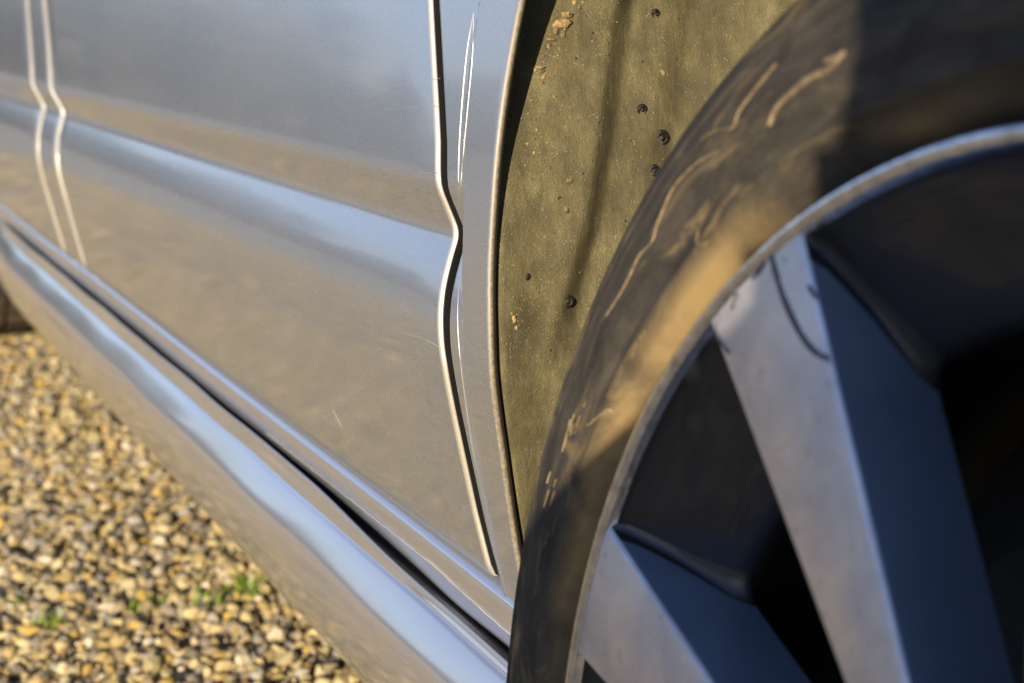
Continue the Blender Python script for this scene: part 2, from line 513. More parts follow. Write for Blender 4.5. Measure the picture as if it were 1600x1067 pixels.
# the same section with the crease filled, for the wheel-arch flare
_q = np.interp(_g, [-.30, -.17, -.12, -.085, -.064, -.045, 0, .05, .09, .12, .5], [-13, -11, -10.5, -9.5, -6.5, 0, 4.5, 6.5, 8, 9, 13])
_E = np.concatenate([[0], np.cumsum(-np.tan(np.radians((_q[1:] + _q[:-1]) / 2)) * np.diff(_g))])
_E = _E + np.interp(0.045, _g, _Y) - np.interp(0.045, _g, _E)
def env(X, Z):
    dz = Z - zc(X)
    return np.interp(dz, _g, _E) + 0.0016 * smooth01(dz, -0.10, -0.04) * (1 - smooth01(dz, 0.03, 0.108))

SEAM_F = (np.array([.20, .3106, .344, .396, .42, .436, .455, .487, .507, .5249, .5423, .5598, .589, .70, .95]), np.array([.668, .6728, .6754, .6755, .6755, .6775, .6815, .6855, .6862, .6910, .6982, .7060, .7187, .762, .83]))
SEAM_A = (np.array([.25, .3128, .384, .43, .45, .486, .515, .5442, .5848, .70, .95]), np.array([1.665, 1.6685, 1.6685, 1.6740, 1.6840, 1.696, 1.712, 1.7330, 1.7740, 1.855, 1.93]))
SEAM_B = (np.array([.25, .3138, .384, .43, .45, .486, .515, .5442, .5848, .70, .95]), np.array([1.775, 1.779, 1.786, 1.786, 1.794, 1.808, 1.824, 1.847, 1.884, 1.965, 2.04]))
seamF = lambda z: np.interp(z, *SEAM_F)
seamA = lambda z: np.interp(z, *SEAM_A)
seamB = lambda z: np.interp(z, *SEAM_B)

def zrows(z0, z1):
    zs = np.concatenate([np.linspace(z0, .40, 14), np.linspace(.405, .53, 64), np.linspace(.54, .62, 10), np.linspace(.65, z1, 8)])
    return zs[(zs >= z0) & (zs <= z1)]

DOOR_BOT = 0.3095
def panel(name, edge_f, edge_r, z1, ncol, gap_f=0.0, gap_r=0.013, r=0.0023, rb=0.006, z0=DOOR_BOT, mat=PAINT, sag=0.0):
    """pressed skin between two seams, its front and rear edges hemmed over a radius and turned inwards"""
    zs = zrows(z0, z1)
    rows = []
    arc = np.linspace(0, math.pi / 2, 8)
    arcf = np.linspace(0, math.pi / 2, 9)
    def row(z, dy=0.0, dz=0.0):
        xf, xr = edge_f(z) + gap_f, edge_r(z) - gap_r
        pts = [(xf + 0.020, -0.034), (xf + 0.010, -r - 0.009)]
        pts += [(xf + r - r * math.cos(a), -r + r * math.sin(a)) for a in arcf]
        xs = np.linspace(xf + r, xr - rb, ncol + 2)[1:-1]
        pts += [(x, 0.0) for x in xs]
        pts += [(xr - rb + rb * math.sin(a), -rb + rb * math.cos(a)) for a in arc]
        pts += [(xr - 0.0002, -0.012), (xr - 0.0012, -0.030)]
        return [(x, float(prof(x, z)) + y + dy, z + dz) for x, y in pts]
    # hem along the bottom edge
    rows.append(row(z0, -0.020, 0.0025))
    rows.append(row(z0, -0.006, 0.0))
    rows.append(row(z0, -0.0022, 0.0004))
    rows.append(row(z0, -0.0006, 0.0016))
    for z in zs[1:]:
        rows.append(row(z))
    P = np.array(rows).transpose(1, 0, 2)
    o = grid_obj(name, P, [mat, PAINT_EDGE, BLACK], flip=False, fm=lambda i, j: 2 if i < 2 else (1 if i <= 9 else 0))  # edge returns coloured black to stand for the shade inside the gap
    return adopt(o, car)

front_door = panel('front_door', seamF, seamA, 0.96, 26)
tag(front_door, 'silver grey front door with a pressed crease')
pillar = panel('pillar_panel', seamA, seamB, 0.96, 5, r=0.0062)
tag(pillar, 'narrow body panel between the two doors')
rear_door = panel('rear_door', seamB, lambda z: 0 * z + 2.505, 0.96, 20, r=0.0062)

def on_flank(px, py):
    d = (CR * (px - 800) + CU * (533.5 - py) + CF * 2480.75).normalized()
    a, b = 0.4, 2.6
    for _ in range(40):
        m = 0.5 * (a + b); p = CAM + d * m
        a, b = (m, b) if p.y > float(prof(p.x, p.z)) else (a, m)
    return CAM + d * a
for pix in ([(575, 153), (610, 137), (650, 127), (688, 123)], [(602, 172), (645, 168), (686, 166)], [(655, 271), (684, 270)], [(630, 520), (664, 530), (690, 545)], [(520, 640), (534, 668)]):
    tube('hairline_scratch', [on_flank(*q) for q in spline(pix, 6)], 0.00011, SEAL, 4, front_door)
# dark shut-line bottoms so that no daylight shows through the gaps
def strip_behind(ef, name, w=0.03):
    zs = np.linspace(0.30, 0.95, 40)
    P = np.array([[(float(ef(z)) + dx, float(prof(ef(z), z)) - 0.030 + dy, z) for dx, dy in ((-w, -0.004), (w, -0.004))] for z in zs])
    o = grid_obj(name, P, BLACK)
    adopt(o, car)
for ef in (seamF, seamA, seamB):
    strip_behind(ef, 'door_seal')

# --- front wing with the wheel arch
ACX, ACZ = 0.249, 0.428
_AT = np.radians([-40, -25, -15, -9.6, -4.7, 0, 3.6, 7.9, 11.7, 15.3, 19.2, 23.7, 30, 45, 90])
_AR = np.array([.43, .42, .4035, .3897, .3800, .3730, .3748, .3786, .3820, .3874, .3941, .4010, .407, .410, .408])
def arch_r(th):
    th = np.where(th > math.pi / 2, math.pi - th, th)
    return np.interp(th, _AT, _AR)
ths = np.concatenate([np.radians(np.linspace(-20.5, 32, 110)), np.radians(np.linspace(33.5, 200.5, 96))])
# smooth the measured arch radius a little
_tt = np.radians(np.linspace(-24, 204, 600))
_rr = arch_r(_tt)
for _ in range(60):
    _rr[1:-1] = 0.25 * _rr[:-2] + 0.5 * _rr[1:-1] + 0.25 * _rr[2:]
arch_r = lambda th: np.interp(th, _tt, _rr)
WING_TOP, WING_FRONT = 0.88, -0.36
def outer_hit(th):
    """where a ray from the arch centre leaves the wing panel"""
    c, s = math.cos(th), math.sin(th)
    best = 9.0
    if c > 0.05:
        t = 0.43
        for _ in range(60):
            t = (float(seamF(min(ACZ + t * s, 0.9))) - 0.0100 - ACX) / c
            t = min(max(t, 0.3), 2.0)
        best = min(best, t)
    if c < -0.05: best = min(best, (WING_FRONT - ACX) / c)
    if s > 0.05: best = min(best, (WING_TOP - ACZ) / s)
    return best
def wing_y(x, z):
    e, p = float(env(x, z)), float(prof(x, z))
    zz = [.20, .389, .4287, .4527, .4907, .516, .5419, .5672, .5827, .62]
    xs = float(np.interp(z, zz, [.660, .6587, .6508, .6515, .6535, .6568, .6594, .6600, .6579, .65]))
    k = float(smooth01(x, xs - 0.0008, xs + 0.0022))
    return e * (1 - k) + p * k
LR = 0.0019
rows, rowm = [], None
arc = np.linspace(0, math.pi / 2, 7)
for th in ths:
    th = float(th)
    c, s = math.cos(th), math.sin(th)
    r0 = float(arch_r(th)); r1 = outer_hit(th)
    if c > 0.05 and s < 0.75: r1 = min(r1, outer_hit(th))
    row = []
    yb = wing_y(ACX + (r0 + LR) * c, ACZ + (r0 + LR) * s)
    for rr, yy in ((r0 + 0.012, -0.0075), (r0 + 0.006, -0.0068), (r0 + 0.0026, -0.0042), (r0 + 0.0004, -0.0029)):
        row.append((ACX + rr * c, yb + yy, ACZ + rr * s))
    for a in arc:
        rr = r0 + LR - LR * math.cos(a)
        row.append((ACX + rr * c, yb - LR + LR * math.sin(a), ACZ + rr * s))
    if r1 - r0 < 0.12:
        f = np.linspace(0, 1, 46)[1:]
    else:
        f = np.concatenate([np.linspace(0, 1, 46)[1:] ** 1.5])
    for q in f:
        rr = r0 + LR + (r1 - 0.003 - r0 - LR) * q
        x, z = ACX + rr * c, ACZ + rr * s
        row.append((x, wing_y(x, z), z))
    x, z = ACX + r1 * c, ACZ + r1 * s
    yb = wing_y(x, z)
    row += [(ACX + (r1 - 0.0009) * c, yb - 0.0009, ACZ + (r1 - 0.0009) * s), (x, yb - 0.003, z), (x, yb - 0.014, z)]
    rows.append(row)
wing = grid_obj('front_wing', np.array(rows), [PAINT, PAINT_LIP], flip=True, fm=lambda i, j: 1 if j < 8 else 0)
adopt(wing, car)
tag(wing, 'silver grey front wing with dusty wheel arch lip')

# thin pale tubes standing for glints on the flare's edges beside the door gap
def on_wing(px, py):
    d = (CR * (px - 800) + CU * (533.5 - py) + CF * 2480.75).normalized()
    a, b = 0.4, 1.2
    for _ in range(36):
        m = 0.5 * (a + b); p = CAM + d * m
        a, b = (m, b) if p.y > wing_y(p.x, p.z) else (a, m)
    return CAM + d * a
for pix, rad in (([(740, 20), (730, 78), (722, 160), (717, 240), (716, 308)], 0.00034), ([(740, 20), (738, 88), (731, 165), (724, 240), (718, 305)], 0.00026), ([(717, 440), (715, 500), (719, 560), (729, 640), (744, 735)], 0.00022)):
    pts = [on_wing(*q) for q in spline(pix, 8)]
    n = len(pts)
    tube('edge_glint', pts, rad, PAINT_EDGE, 6, wing, taper=[min(1.0, 0.15 + 4.0 * min(i, n - 1 - i) / n) for i in range(n)])

# --- wheel arch liner: moulded plastic shell with two inward steps
def liner_r(th, y):
    th2 = np.where(th > math.pi / 2, math.pi - th, th)
    off = 0.0085 + 0.032 * smooth01(th2, R_(7), R_(27)) + 0.004 * smooth01(-th2, R_(4), R_(25))
    edge = 0.004 * smooth01(-y, 0.010, 0.034)
    k = 0.135 * np.clip(th2 - R_(3), R_(-8), R_(26))          # the moulded steps run inwards towards the top
    lin = lambda a, b: 0.25 * smooth01(-y - k, a, b) + 0.75 * np.clip((-y - k - a) / (b - a), 0, 1)
    st = (0.0135 * lin(0.0420, 0.0600) + 0.0065 * lin(0.080, 0.098)) * smooth01(th2, R_(-3), R_(5)) - 0.006 * smooth01(-y - k, 0.115, 0.15)
    return arch_r(th) + off + edge + st
lth = np.concatenate([np.radians(np.linspace(-26, 36, 80)), np.radians(np.linspace(38, 206, 60))])
lys = np.concatenate([[-0.008], np.linspace(-0.0095, -0.036, 9), np.linspace(-0.038, -0.185, 84), np.linspace(-0.195, -0.32, 8)])
P = np.zeros((len(lth), len(lys), 3))
for i, th in enumerate(lth):
    rr = liner_r(th, lys)
    rr = np.array(rr); rr[0] += 0.003
    yw = wing_y(ACX + float(arch_r(th)) * math.cos(th), ACZ + float(arch_r(th)) * math.sin(th))
    P[i, :, 0] = ACX + rr * math.cos(th); P[i, :, 1] = lys + min(0.0, yw) * np.clip((0.05 + lys) / 0.042, 0, 1); P[i, :, 2] = ACZ + rr * math.sin(th)
liner = grid_obj('wheel_arch_liner', P, LINER, flip=True)
adopt(liner, car)
tag(liner, 'dusty black plastic wheel arch liner')
# dark inner wall of the wheel well
th = np.radians(np.linspace(-40, 220, 60))
P = np.array([[(ACX + r * math.cos(t), -0.31, ACZ + r * math.sin(t)) for r in (0.02, 0.50)] for t in th])
adopt(grid_obj('inner_wheel_well', P, BLACK), car)

def on_liner(px, py):
    """a point of the liner seen through photo pixel px, py (used once, to place rivets and dirt on it)"""
    d = (CR * (px - 800) + CU * (533.5 - py) + CF * 2480.75).normalized()
    def inside(t):
        p = CAM + d * t
        return p.y < -0.006 and math.hypot(p.x - ACX, p.z - ACZ) > float(liner_r(math.atan2(p.z - ACZ, p.x - ACX), p.y))
    t = 0.60
    while t < 1.2 and not inside(t):
        t += 0.006
    a, b = t - 0.006, t
    for _ in range(5):
        m = 0.5 * (a + b)
        a, b = (a, m) if inside(m) else (m, b)
    p = CAM + d * b
    th = math.atan2(p.z - ACZ, p.x - ACX)
    return p, Vector((-math.cos(th), 0, -math.sin(th)))

def disc_mesh(name, prof_rz, seg, mat, p, nrm, parent):
    """lathe of (radius, height) pairs about nrm"""
    q = nrm.to_track_quat('Z', 'Y').to_matrix()
    V = []
    for k in range(seg):
        a = 2 * math.pi * k / seg
        for r, h in prof_rz:
            V.append(p + q @ Vector((r * math.cos(a), r * math.sin(a), h)))
    F = grid_faces(seg, len(prof_rz), False, True)
    o = mesh_obj(name, V, F, mat)
    o.parent = parent
    return o

for (px, py, rp) in ((1024, 22, 7), (1003, 172, 8.5), (1034, 216, 12), (1022, 267, 9), (887, 471, 9)):
    p, nrm = on_liner(px, py)
    r = rp * 0.00030
    disc_mesh('liner_rivet', [(r * 1.15, -0.0006), (r * 1.1, 0.0006), (r * 0.85, 0.0011), (r * 0.6, 0.0005), (r * 0.32, 0.0003), (r * 0.28, 0.0012), (0.00001, 0.0014)], 18, CLIPM, p, nrm, liner)

def clod(px, py, rp, mat, name='mud_clod', k=1.0, seed=0):
    p, nrm = on_liner(px, py)
    r = rp * 0.00027
    g = np.random.default_rng(seed + int(px * 7 + py))
    v, f = ico(2)
    a = g.normal(0, 1, (6, 3)); ph = g.uniform(0, 6, 6)
    d = 1 + sum(0.16 * np.sin(v @ a[i] * 2.6 + ph[i]) for i in range(6)) + g.normal(0, 0.16, len(v))
    q = nrm.to_track_quat('Z', 'Y').to_matrix()
    st = g.uniform(0.7, 1.5)
    V = [p + q @ Vector((x[0] * r * st, x[1] * r / st, x[2] * r * 0.6 * k)) for x in v * d[:, None]]
    return V, f.tolist()
for (px, py, rp, m) in ((897, 4, 7, MUD), (906, 10, 5, MUDDARK), (884, 26, 9, MUD), (876, 40, 11, MUD), (868, 50, 7, MUDDARK), (880, 56, 6, MUDDARK), (888, 36, 6, MUDDARK), (863, 62, 6, MUDDARK), (857, 74, 5, MUD), (849, 88, 5, MUDDARK),
                        (842, 106, 5, MUD), (836, 110, 4, MUD), (847, 112, 4, MUDDARK), (850, 122, 5, MUD), (848, 130, 3, MUDDARK), (838, 204, 4, MUD), (822, 226, 4, MUD), (833, 240, 3.5, MUD), (803, 500, 5, MUD), (806, 512, 4, MUD), (800, 490, 3, MUD), (825, 433, 5, CLIPM), (890, 283, 5, MUDDARK), (885, 328, 5, MUDDARK), (874, 309, 3, CLIPM), (1036, 115, 7, MUD)):
    V, F = clod(px, py, rp, m, k=0.4 if px > 1000 else 1.0)
    o = mesh_obj('mud_clod', V, F, m)
    o.parent = liner
for k in range(60):
    py = rng.uniform(0, 330); px = np.interp(py, [0, 100, 200, 330], [905, 850, 812, 795]) + rng.gamma(1.5, 14)
    V, F = clod(float(px), float(py), float(rng.uniform(1.0, 3.6)), MUD, seed=k)
    mesh_obj('mud_clod', V, F, MUD if rng.uniform() < 0.5 else MUDDARK).parent = liner
# loose sand grains stuck to the liner, far too many to count
V, F = [], []
v0, f0 = ico(1)
for k in range(1250):
    if k < 950:
        py = rng.uniform(0, 560); px = 782 + rng.gamma(1.7, 28) + max(0, 200 - py) * 0.5
    else:
        py = rng.uniform(0, 800); px = rng.uniform(785, 1100)
    p, nrm = on_liner(px, py)
    r = rng.uniform(0.35, 1.25) * 0.00030 * (1.5 if rng.uniform() < 0.08 else 1.0)
    b = len(V)
    jit = v0 * rng.uniform(0.7, 1.2, (len(v0), 1))
    V += [tuple(p + Vector(x) * r) for x in jit]
    F += [tuple(int(i) + b for i in q) for q in f0]
o = mesh_obj('sand_grains', V, F, MUD); o.parent = liner; o['kind'] = 'stuff'

# --- sill panel below the doors and the rounded side skirt under it
def sweep(name, sec, xs, mat, flip=False, sharp=None, shift=None, parent=None):
    P = np.zeros((len(xs), len(sec), 3))
    for i, x in enumerate(xs):
        for j, (y, z) in enumerate(sec):
            dy, dz = shift(x, y, z) if shift else (0, 0)
            P[i, j] = (x, y + dy, z + dz)
    o = grid_obj(name, P, mat, flip=flip, sharp=sharp)
    return adopt(o, parent or car)
sill_sec = spline([(-0.060, 0.3105), (-0.040, 0.3085), (-0.0270, 0.3062), (-0.0222, 0.3035), (-0.0203, 0.2995), (-0.0203, 0.2930), (-0.0212, 0.2870), (-0.0232, 0.2815), (-0.0275, 0.2795), (-0.045, 0.2800)], 5)
sill_xs = np.concatenate([np.linspace(0.625, 1.2, 60), np.linspace(1.22, 2.50, 50)])
def sill_shift(x, y, z):
    low = 1 - smooth01(z, 0.280, 0.300)
    return -0.0006 * math.sin(x * 9), float(-0.007 * low * (1 - smooth01(x, 0.62, 0.95)) + 0.0018 * low * math.sin(x * 31) * (1 - smooth01(x, 0.66, 0.80)))
sill = sweep('sill_panel', sill_sec, sill_xs, PAINT_LOW, flip=True, shift=sill_shift)

skirt_sec = spline([(-0.060, 0.262), (-0.0300, 0.2690), (-0.0190, 0.2800), (-0.0146, 0.2862), (-0.0138, 0.2870), (-0.0131, 0.2862), (-0.0126, 0.2825), (-0.0116, 0.2775), (-0.0110, 0.2744), (-0.0088, 0.2716), (-0.0056, 0.2670), (-0.0022, 0.2616), (0.0006, 0.2568), (0.0023, 0.2533),
                    (0.0035, 0.2494), (0.0043, 0.2442), (0.0047, 0.2370), (0.0040, 0.2255), (0.0008, 0.2075), (-0.0042, 0.1945), (-0.0110, 0.1868), (-0.0200, 0.1825), (-0.0600, 0.1790)], 5)
skirt_xs = np.concatenate([[0.585, 0.59], np.linspace(0.60, 1.6, 70), np.linspace(1.62, 2.49, 40), [2.50]])
def skirt_shift(x, y, z):
    e = float(smooth01(x, 2.05, 2.5))
    k = float(smooth01(x, 0.72, 0.95))                # the upper lip runs out towards the front wheel
    dz = (0.2722 + (z - 0.2722) * (0.40 + 0.60 * k) - z) if (z > 0.2722 and y < -0.008) else 0.0
    return -0.016 * e + 0.0004 * math.sin(x * 23 + z * 90), dz - 0.0015 * e + 0.0003 * math.sin(x * 37)
skirt = sweep('side_skirt', skirt_sec, skirt_xs, PAINT_LOW, flip=True, shift=skirt_shift)

# bead of sealant that runs along the sill seam
pts = []
for k in range(70):
    x = 0.628 + 0.42 * k / 69
    zz = float(np.interp(x, [.62, .6576, .6875, .7153, .745, .86, 1.05], [.2858, .2873, .2881, .2894, .2912, .2905, .2890])) + 0.0002 * math.sin(k * 1.9) + 0.00012 * math.sin(k * 0.7)
    pts.append((x, -0.0203 + 0.0002, zz))
tube('sealant_bead', pts, 0.00030, SEAL, 5, car)
# floor pan edge closing the gap between sill and skirt
P = np.array([[(x, -0.058, z) for z in (0.17, 0.33)] for x in (0.6, 2.5)])
adopt(grid_obj('inner_sill', P, BLACK), car)

# ------------------------------------------------------------------ wheels
WE1 = Vector((0.99973, -0.023234, 0.0)); WN = Vector((0.023078, 0.993018, 0.115687)); WE2 = Vector((-0.002688, -0.115656, 0.993286))
WC = Vector((0.24868, 0.03729, 0.31935))
WM = Matrix((WE1, WN, WE2)).transposed().to_4x4(); WM.translation = WC

def lathe(name, prof_ro, seg, mats, parent, fm=None, sharp=None, flip=False):
    """(radius, axial offset) pairs about the wheel's local Y axis"""
    P = np.zeros((seg, len(prof_ro), 3))
    for k in range(seg):
        a = 2 * math.pi * k / seg
        for j, (r, y) in enumerate(prof_ro):
            P[k, j] = (r * math.cos(a), y, r * math.sin(a))
    return grid_obj(name, P, mats, parent, flip=flip, wrap_u=True, fm=fm, sharp=sharp)

def spoke_mesh():
    """one wedge spoke centred on angle 0: machined face, chamfer, painted flanks"""
    hw = R_(6.55)
    NI, NO = 14, 14
    loops = []
    for off, ins in [(0.0, -0.0015), (-0.0002, -0.0009), (-0.0006, -0.0004), (-0.0013, 0.0)] + [(-o, 0.0016 * o / 0.03) for o in np.linspace(0.0022, 0.0345, 26)] + [(-0.0358, 0.0006), (-0.037, -0.004)]:
        # the spoke ends on the dish; rows stay parallel to it so that the cast fillet is smooth
        rd = float(np.interp(-off, [0.0, .0026, .0062, .011, .0175, .024, .029, .033, .037], [.2460, .2434, .2412, .235, .226, .215, .2065, .2025, .2015]))
        q = float(np.interp(-off, [0.001, 0.004, 0.02, 0.031], [0.0, 0.0035, 0.005, 0.010]))
        rs = np.concatenate([np.linspace(0.060, rd - 0.0115, NI), np.linspace(rd - 0.0105, rd + 0.0006, NO)])
        def wid(r):
            d = min(max(r - rd + q, 0.0), q)
            return hw + (ins + q - math.sqrt(max(q * q - d * d, 0.0))) / r
        loops.append([(r, wid(r), off) for r in rs] + [(r, -wid(r), off) for r in rs[::-1]])
    V = [(r * math.cos(a), off, r * math.sin(a)) for L in loops for r, a, off in L]
    n = len(loops[0]); m = NI + NO
    F, fm = [], []
    for k in range(len(loops) - 1):
        for i in range(n):
            i2 = (i + 1) % n
            F.append((k * n + i, k * n + i2, (k + 1) * n + i2, (k + 1) * n + i)); fm.append(0 if k < 3 else (2 if NI - 1 + 4 <= i < m + NO - 3 else 1))  # outer fillet takes the shade-darkened dish colour
    for i in range(m - 1):                       # the flat front face and the back
        F.append((i, n - 1 - i, n - 2 - i, i + 1)); fm.append(0)
        b = (len(loops) - 1) * n
        F.append((b + i, b + i + 1, b + n - 2 - i, b + n - 1 - i)); fm.append(1)
    me = bpy.data.meshes.new('spoke')
    me.from_pydata(V, [], F)
    me.materials.append(ALLOY); me.materials.append(SKYPAINT); me.materials.append(DISH)
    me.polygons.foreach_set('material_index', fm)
    me.polygons.foreach_set('use_smooth', [True] * len(F))
    bm = bmesh.new(); bm.from_mesh(me); bmesh.ops.recalc_face_normals(bm, faces=bm.faces); bm.to_mesh(me); bm.free()
    me.set_sharp_from_angle(angle=R_(28))
    return me
SPOKE = spoke_mesh()

def make_wheel(mat4, label):
    w = empty('wheel')
    w.matrix_world = mat4
    bpy.context.view_layer.update()
    # tyre section, outer bead to inner bead
    sec = spline([(0.2480, -0.0140), (0.2505, -0.0085), (0.2530, -0.0035), (0.2558, 0.0002), (0.2595, 0.0030), (0.2632, 0.0054), (0.2662, 0.0054), (0.2690, 0.0046), (0.2780, 0.0052),
                  (0.2880, 0.0036), (0.2960, 0.0010), (0.2982, 0.0008), (0.2996, -0.0004), (0.3042, -0.0024), (0.3064, -0.0026), (0.3082, -0.0044), (0.3145, -0.0080), (0.3200, -0.0134), (0.3226, -0.024), (0.3236, -0.045), (0.3242, -0.11), (0.3236, -0.175), (0.3190, -0.205), (0.300, -0.225), (0.27, -0.226), (0.244, -0.21)], 4)
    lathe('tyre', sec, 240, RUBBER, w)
    # tread blocks around the rim of the tyre
    V, F = [], []
    for k in range(84):
        a0 = 2 * math.pi * k / 84; da = 2 * math.pi / 84 * 0.40
        for (y0, y1, sh) in ((-0.026, -0.058, 0.0), (-0.066, -0.106, 0.02), (-0.114, -0.154, 0.02), (-0.162, -0.196, 0.0)):
            b = len(V)
            for rr in (0.3180, 0.3272):
                for yy in (y0, y1):
                    for aa in (a0 - da + sh, a0 + da + sh):
                        V.append((rr * math.cos(aa), yy, rr * math.sin(aa)))
            F += [(b + 4, b + 5, b + 7, b + 6), (b, b + 1, b + 5, b + 4), (b + 2, b + 6, b + 7, b + 3), (b, b + 4, b + 6, b + 2), (b + 1, b + 3, b + 7, b + 5)]
    o = mesh_obj('tread', V, F, RUBBER, w, smooth=False); o['kind'] = 'stuff'
    # rim: machined lip, then dish and barrel with shade put into their black
    rp = [(0.2475, -0.012), (0.2494, -0.0065), (0.2500, -0.0025), (0.2496, 0.0004), (0.2483, 0.0018), (0.2468, 0.0020), (0.2454, 0.0012), (0.2444, -0.0004), (0.2434, -0.0026), (0.2412, -0.0062), (0.2350, -0.0110), (0.2260, -0.0175),
          (0.2150, -0.0240), (0.2065, -0.0290), (0.2025, -0.0330), (0.2015, -0.0375), (0.2030, -0.0430), (0.2100, -0.0560), (0.2130, -0.0900), (0.2170, -0.1500), (0.2250, -0.1900), (0.2380, -0.2050), (0.2400, -0.21)]
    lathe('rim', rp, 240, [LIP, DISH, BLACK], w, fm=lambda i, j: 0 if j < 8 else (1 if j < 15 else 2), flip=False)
    for k in range(10):
        s = bpy.data.objects.new('spoke', SPOKE)
        COL.objects.link(s); s.parent = w
        s.rotation_euler = (0, -R_(51.05 - 36.0 * k - (0.9 if k == 1 else 0)), 0)
    lathe('hub', [(0.072, -0.040), (0.070, -0.004), (0.066, 0.0002), (0.040, 0.0004), (0.036, -0.003), (0.0001, -0.003)], 60, [ALLOY], w, sharp=30)
    lathe('hub_cap', [(0.0345, -0.006), (0.0335, 0.001), (0.030, 0.003), (0.0001, 0.0045)], 48, SKYPAINT, w)
    bolt = None
    for k in range(5):
        a = 2 * math.pi * k / 5
        if bolt is None:
            bolt = lathe('lug_bolt', [(0.0115, -0.010), (0.0115, 0.004), (0.009, 0.0065), (0.0001, 0.0065)], 6, IRON, w, sharp=30)
            o = bolt
        else:
            o = bolt.copy(); COL.objects.link(o); o.parent = w
        o.location = (0.055 * math.cos(a), 0, 0.055 * math.sin(a))
    lathe('brake_disc', [(0.075, -0.075), (0.155, -0.075), (0.155, -0.10), (0.075, -0.10)], 80, IRON, w, sharp=30)
    lathe('back_plate', [(0.02, -0.12), (0.205, -0.12)], 60, BLACK, w)
    w.parent = car
    w.matrix_parent_inverse = car.matrix_world.inverted()
    tag(w, label)
    return w
front_wheel = make_wheel(WM, 'dusty front wheel with ten machined spokes')
RM = Matrix.Translation((2.90, -0.010, 0.3235))
rear_wheel = make_wheel(RM, 'far rear wheel')

def ribbon(name, path, mat, parent, lift=0.0004):
    """flat raised streak on the wheel; path of (x, z, axial offset, half width)"""
    pts = [np.array(p, float) for p in path]
    V = []
    for i, p in enumerate(pts):
        d = pts[min(i + 1, len(pts) - 1)][:2] - pts[max(i - 1, 0)][:2]
        d /= np.linalg.norm(d) + 1e-9
        n = np.array((-d[1], d[0]))
        for s, h in ((-1, -0.0003), (-0.5, lift), (0.5, lift), (1, -0.0003)):
            q = p[:2] + n * p[3] * s
            V.append((q[0], p[2] + h, q[1]))
    F = grid_faces(len(pts), 4)
    o = mesh_obj(name, V, F, mat, parent)
    return o
_tr = np.array([0.2480, .2530, .2558, .2595, .2632, .2690, .2780, .2880, .2960, .3040, .3080, .3140, .3190])
_to = np.array([-0.014, -.0035, .0002, .0030, .0054, .0046, .0052, .0036, .0010, -.0024, -.0044, -.0080, -.0134])
def on_wheel(px, py, face=None):
    """wheel coordinates (x, z, axial) of the sidewall, or of the spoke face, seen at a photo pixel"""
    d = (CR * (px - 800) + CU * (533.5 - py) + CF * 2480.75).normalized()
    off = 0.006
    for _ in range(12):
        t = ((WC + WN * off - CAM).dot(WN)) / d.dot(WN)
        q = CAM + d * t - WC
        x, z = q.dot(WE1), q.dot(WE2)
        if face is not None: off = face
        else: off = float(np.interp(math.hypot(x, z), _tr, _to))
    return x, z, off
def streak(pix, wpx, mat, name='mud_streak', face=None, sub=6, jit=0.12):
    pp = []
    sp = spline([(*p,) for p in pix], sub)
    for i, (px, py) in enumerate(sp):
        f = i / max(1, len(sp) - 1)
        w = wpx * (0.35 + 0.65 * math.sin(math.pi * min(1, 0.12 + 0.8 * f))) * (1 + jit * rng.normal())
        x, z, o = on_wheel(px, py, face)
        pp.append((x, z, o + (0.0002 if face is not None else 0.0004), max(0.3, w) * 0.5 * 0.00017))
    return ribbon(name, pp, mat, front_wheel)
streak([(1203, 196), (1212, 172), (1235, 148), (1268, 122), (1300, 106), (1322, 80)], 13, STREAK)
streak([(1322, 82), (1308, 92), (1290, 96)], 16, STREAK)
streak([(1098, 218), (1122, 204), (1146, 199), (1158, 172), (1190, 130), (1215, 100)], 4.5, STREAK)
streak([(948, 494), (968, 463), (986, 430), (1000, 400), (1020, 378), (1028, 352)], 5, STREAK)
streak([(1028, 352), (1050, 300), (1072, 272), (1098, 250), (1126, 236)], 5, STREAK)
streak([(1085, 352), (1092, 362), (1090, 378), (1100, 384), (1112, 372)], 8, MUDDARK)
streak([(988, 560), (1000, 530), (1022, 505)], 5, MUDDARK)
streak([(940, 650), (952, 640), (972, 648), (980, 662)], 7, STREAK)
streak([(893, 655), (884, 690), (880, 705)], 5, STREAK)
for k in range(9):
    f = rng.uniform(); y0 = 600 + 230 * f
    x0 = np.interp(y0, [529, 632, 667, 727, 791, 892], [901, 872, 862, 845, 830, 811]) + rng.uniform(9, 48)
    L = rng.uniform(10, 34)
    streak([(x0, y0), (x0 - L * 0.16, y0 + L * 0.5), (x0 - L * 0.30, y0 + L)], rng.uniform(1.6, 3.2), STREAK if rng.uniform() < .6 else MUDDARK, sub=3)
# dark curved marks on the machined spoke
streak([(1203, 388), (1212, 425), (1226, 470), (1250, 520), (1272, 548), (1296, 562)], 19, DARKMARK, 'spoke_mark', 0.0, 6, 0.1)
streak([(1150, 437), (1151, 460), (1144, 484)], 11, DARKMARK, 'spoke_mark', 0.0, 4, 0.3)
streak([(1196, 410), (1186, 424), (1176, 436)], 8, DARKMARK, 'spoke_mark', 0.0, 4, 0.3)
streak([(1264, 446), (1270, 458), (1278, 466)], 10, DARKMARK, 'spoke_mark', 0.0, 4, 0.2)
streak([(1118, 500), (1124, 530), (1140, 552)], 7, DARKMARK, 'spoke_mark', 0.0, 4, 0.3)

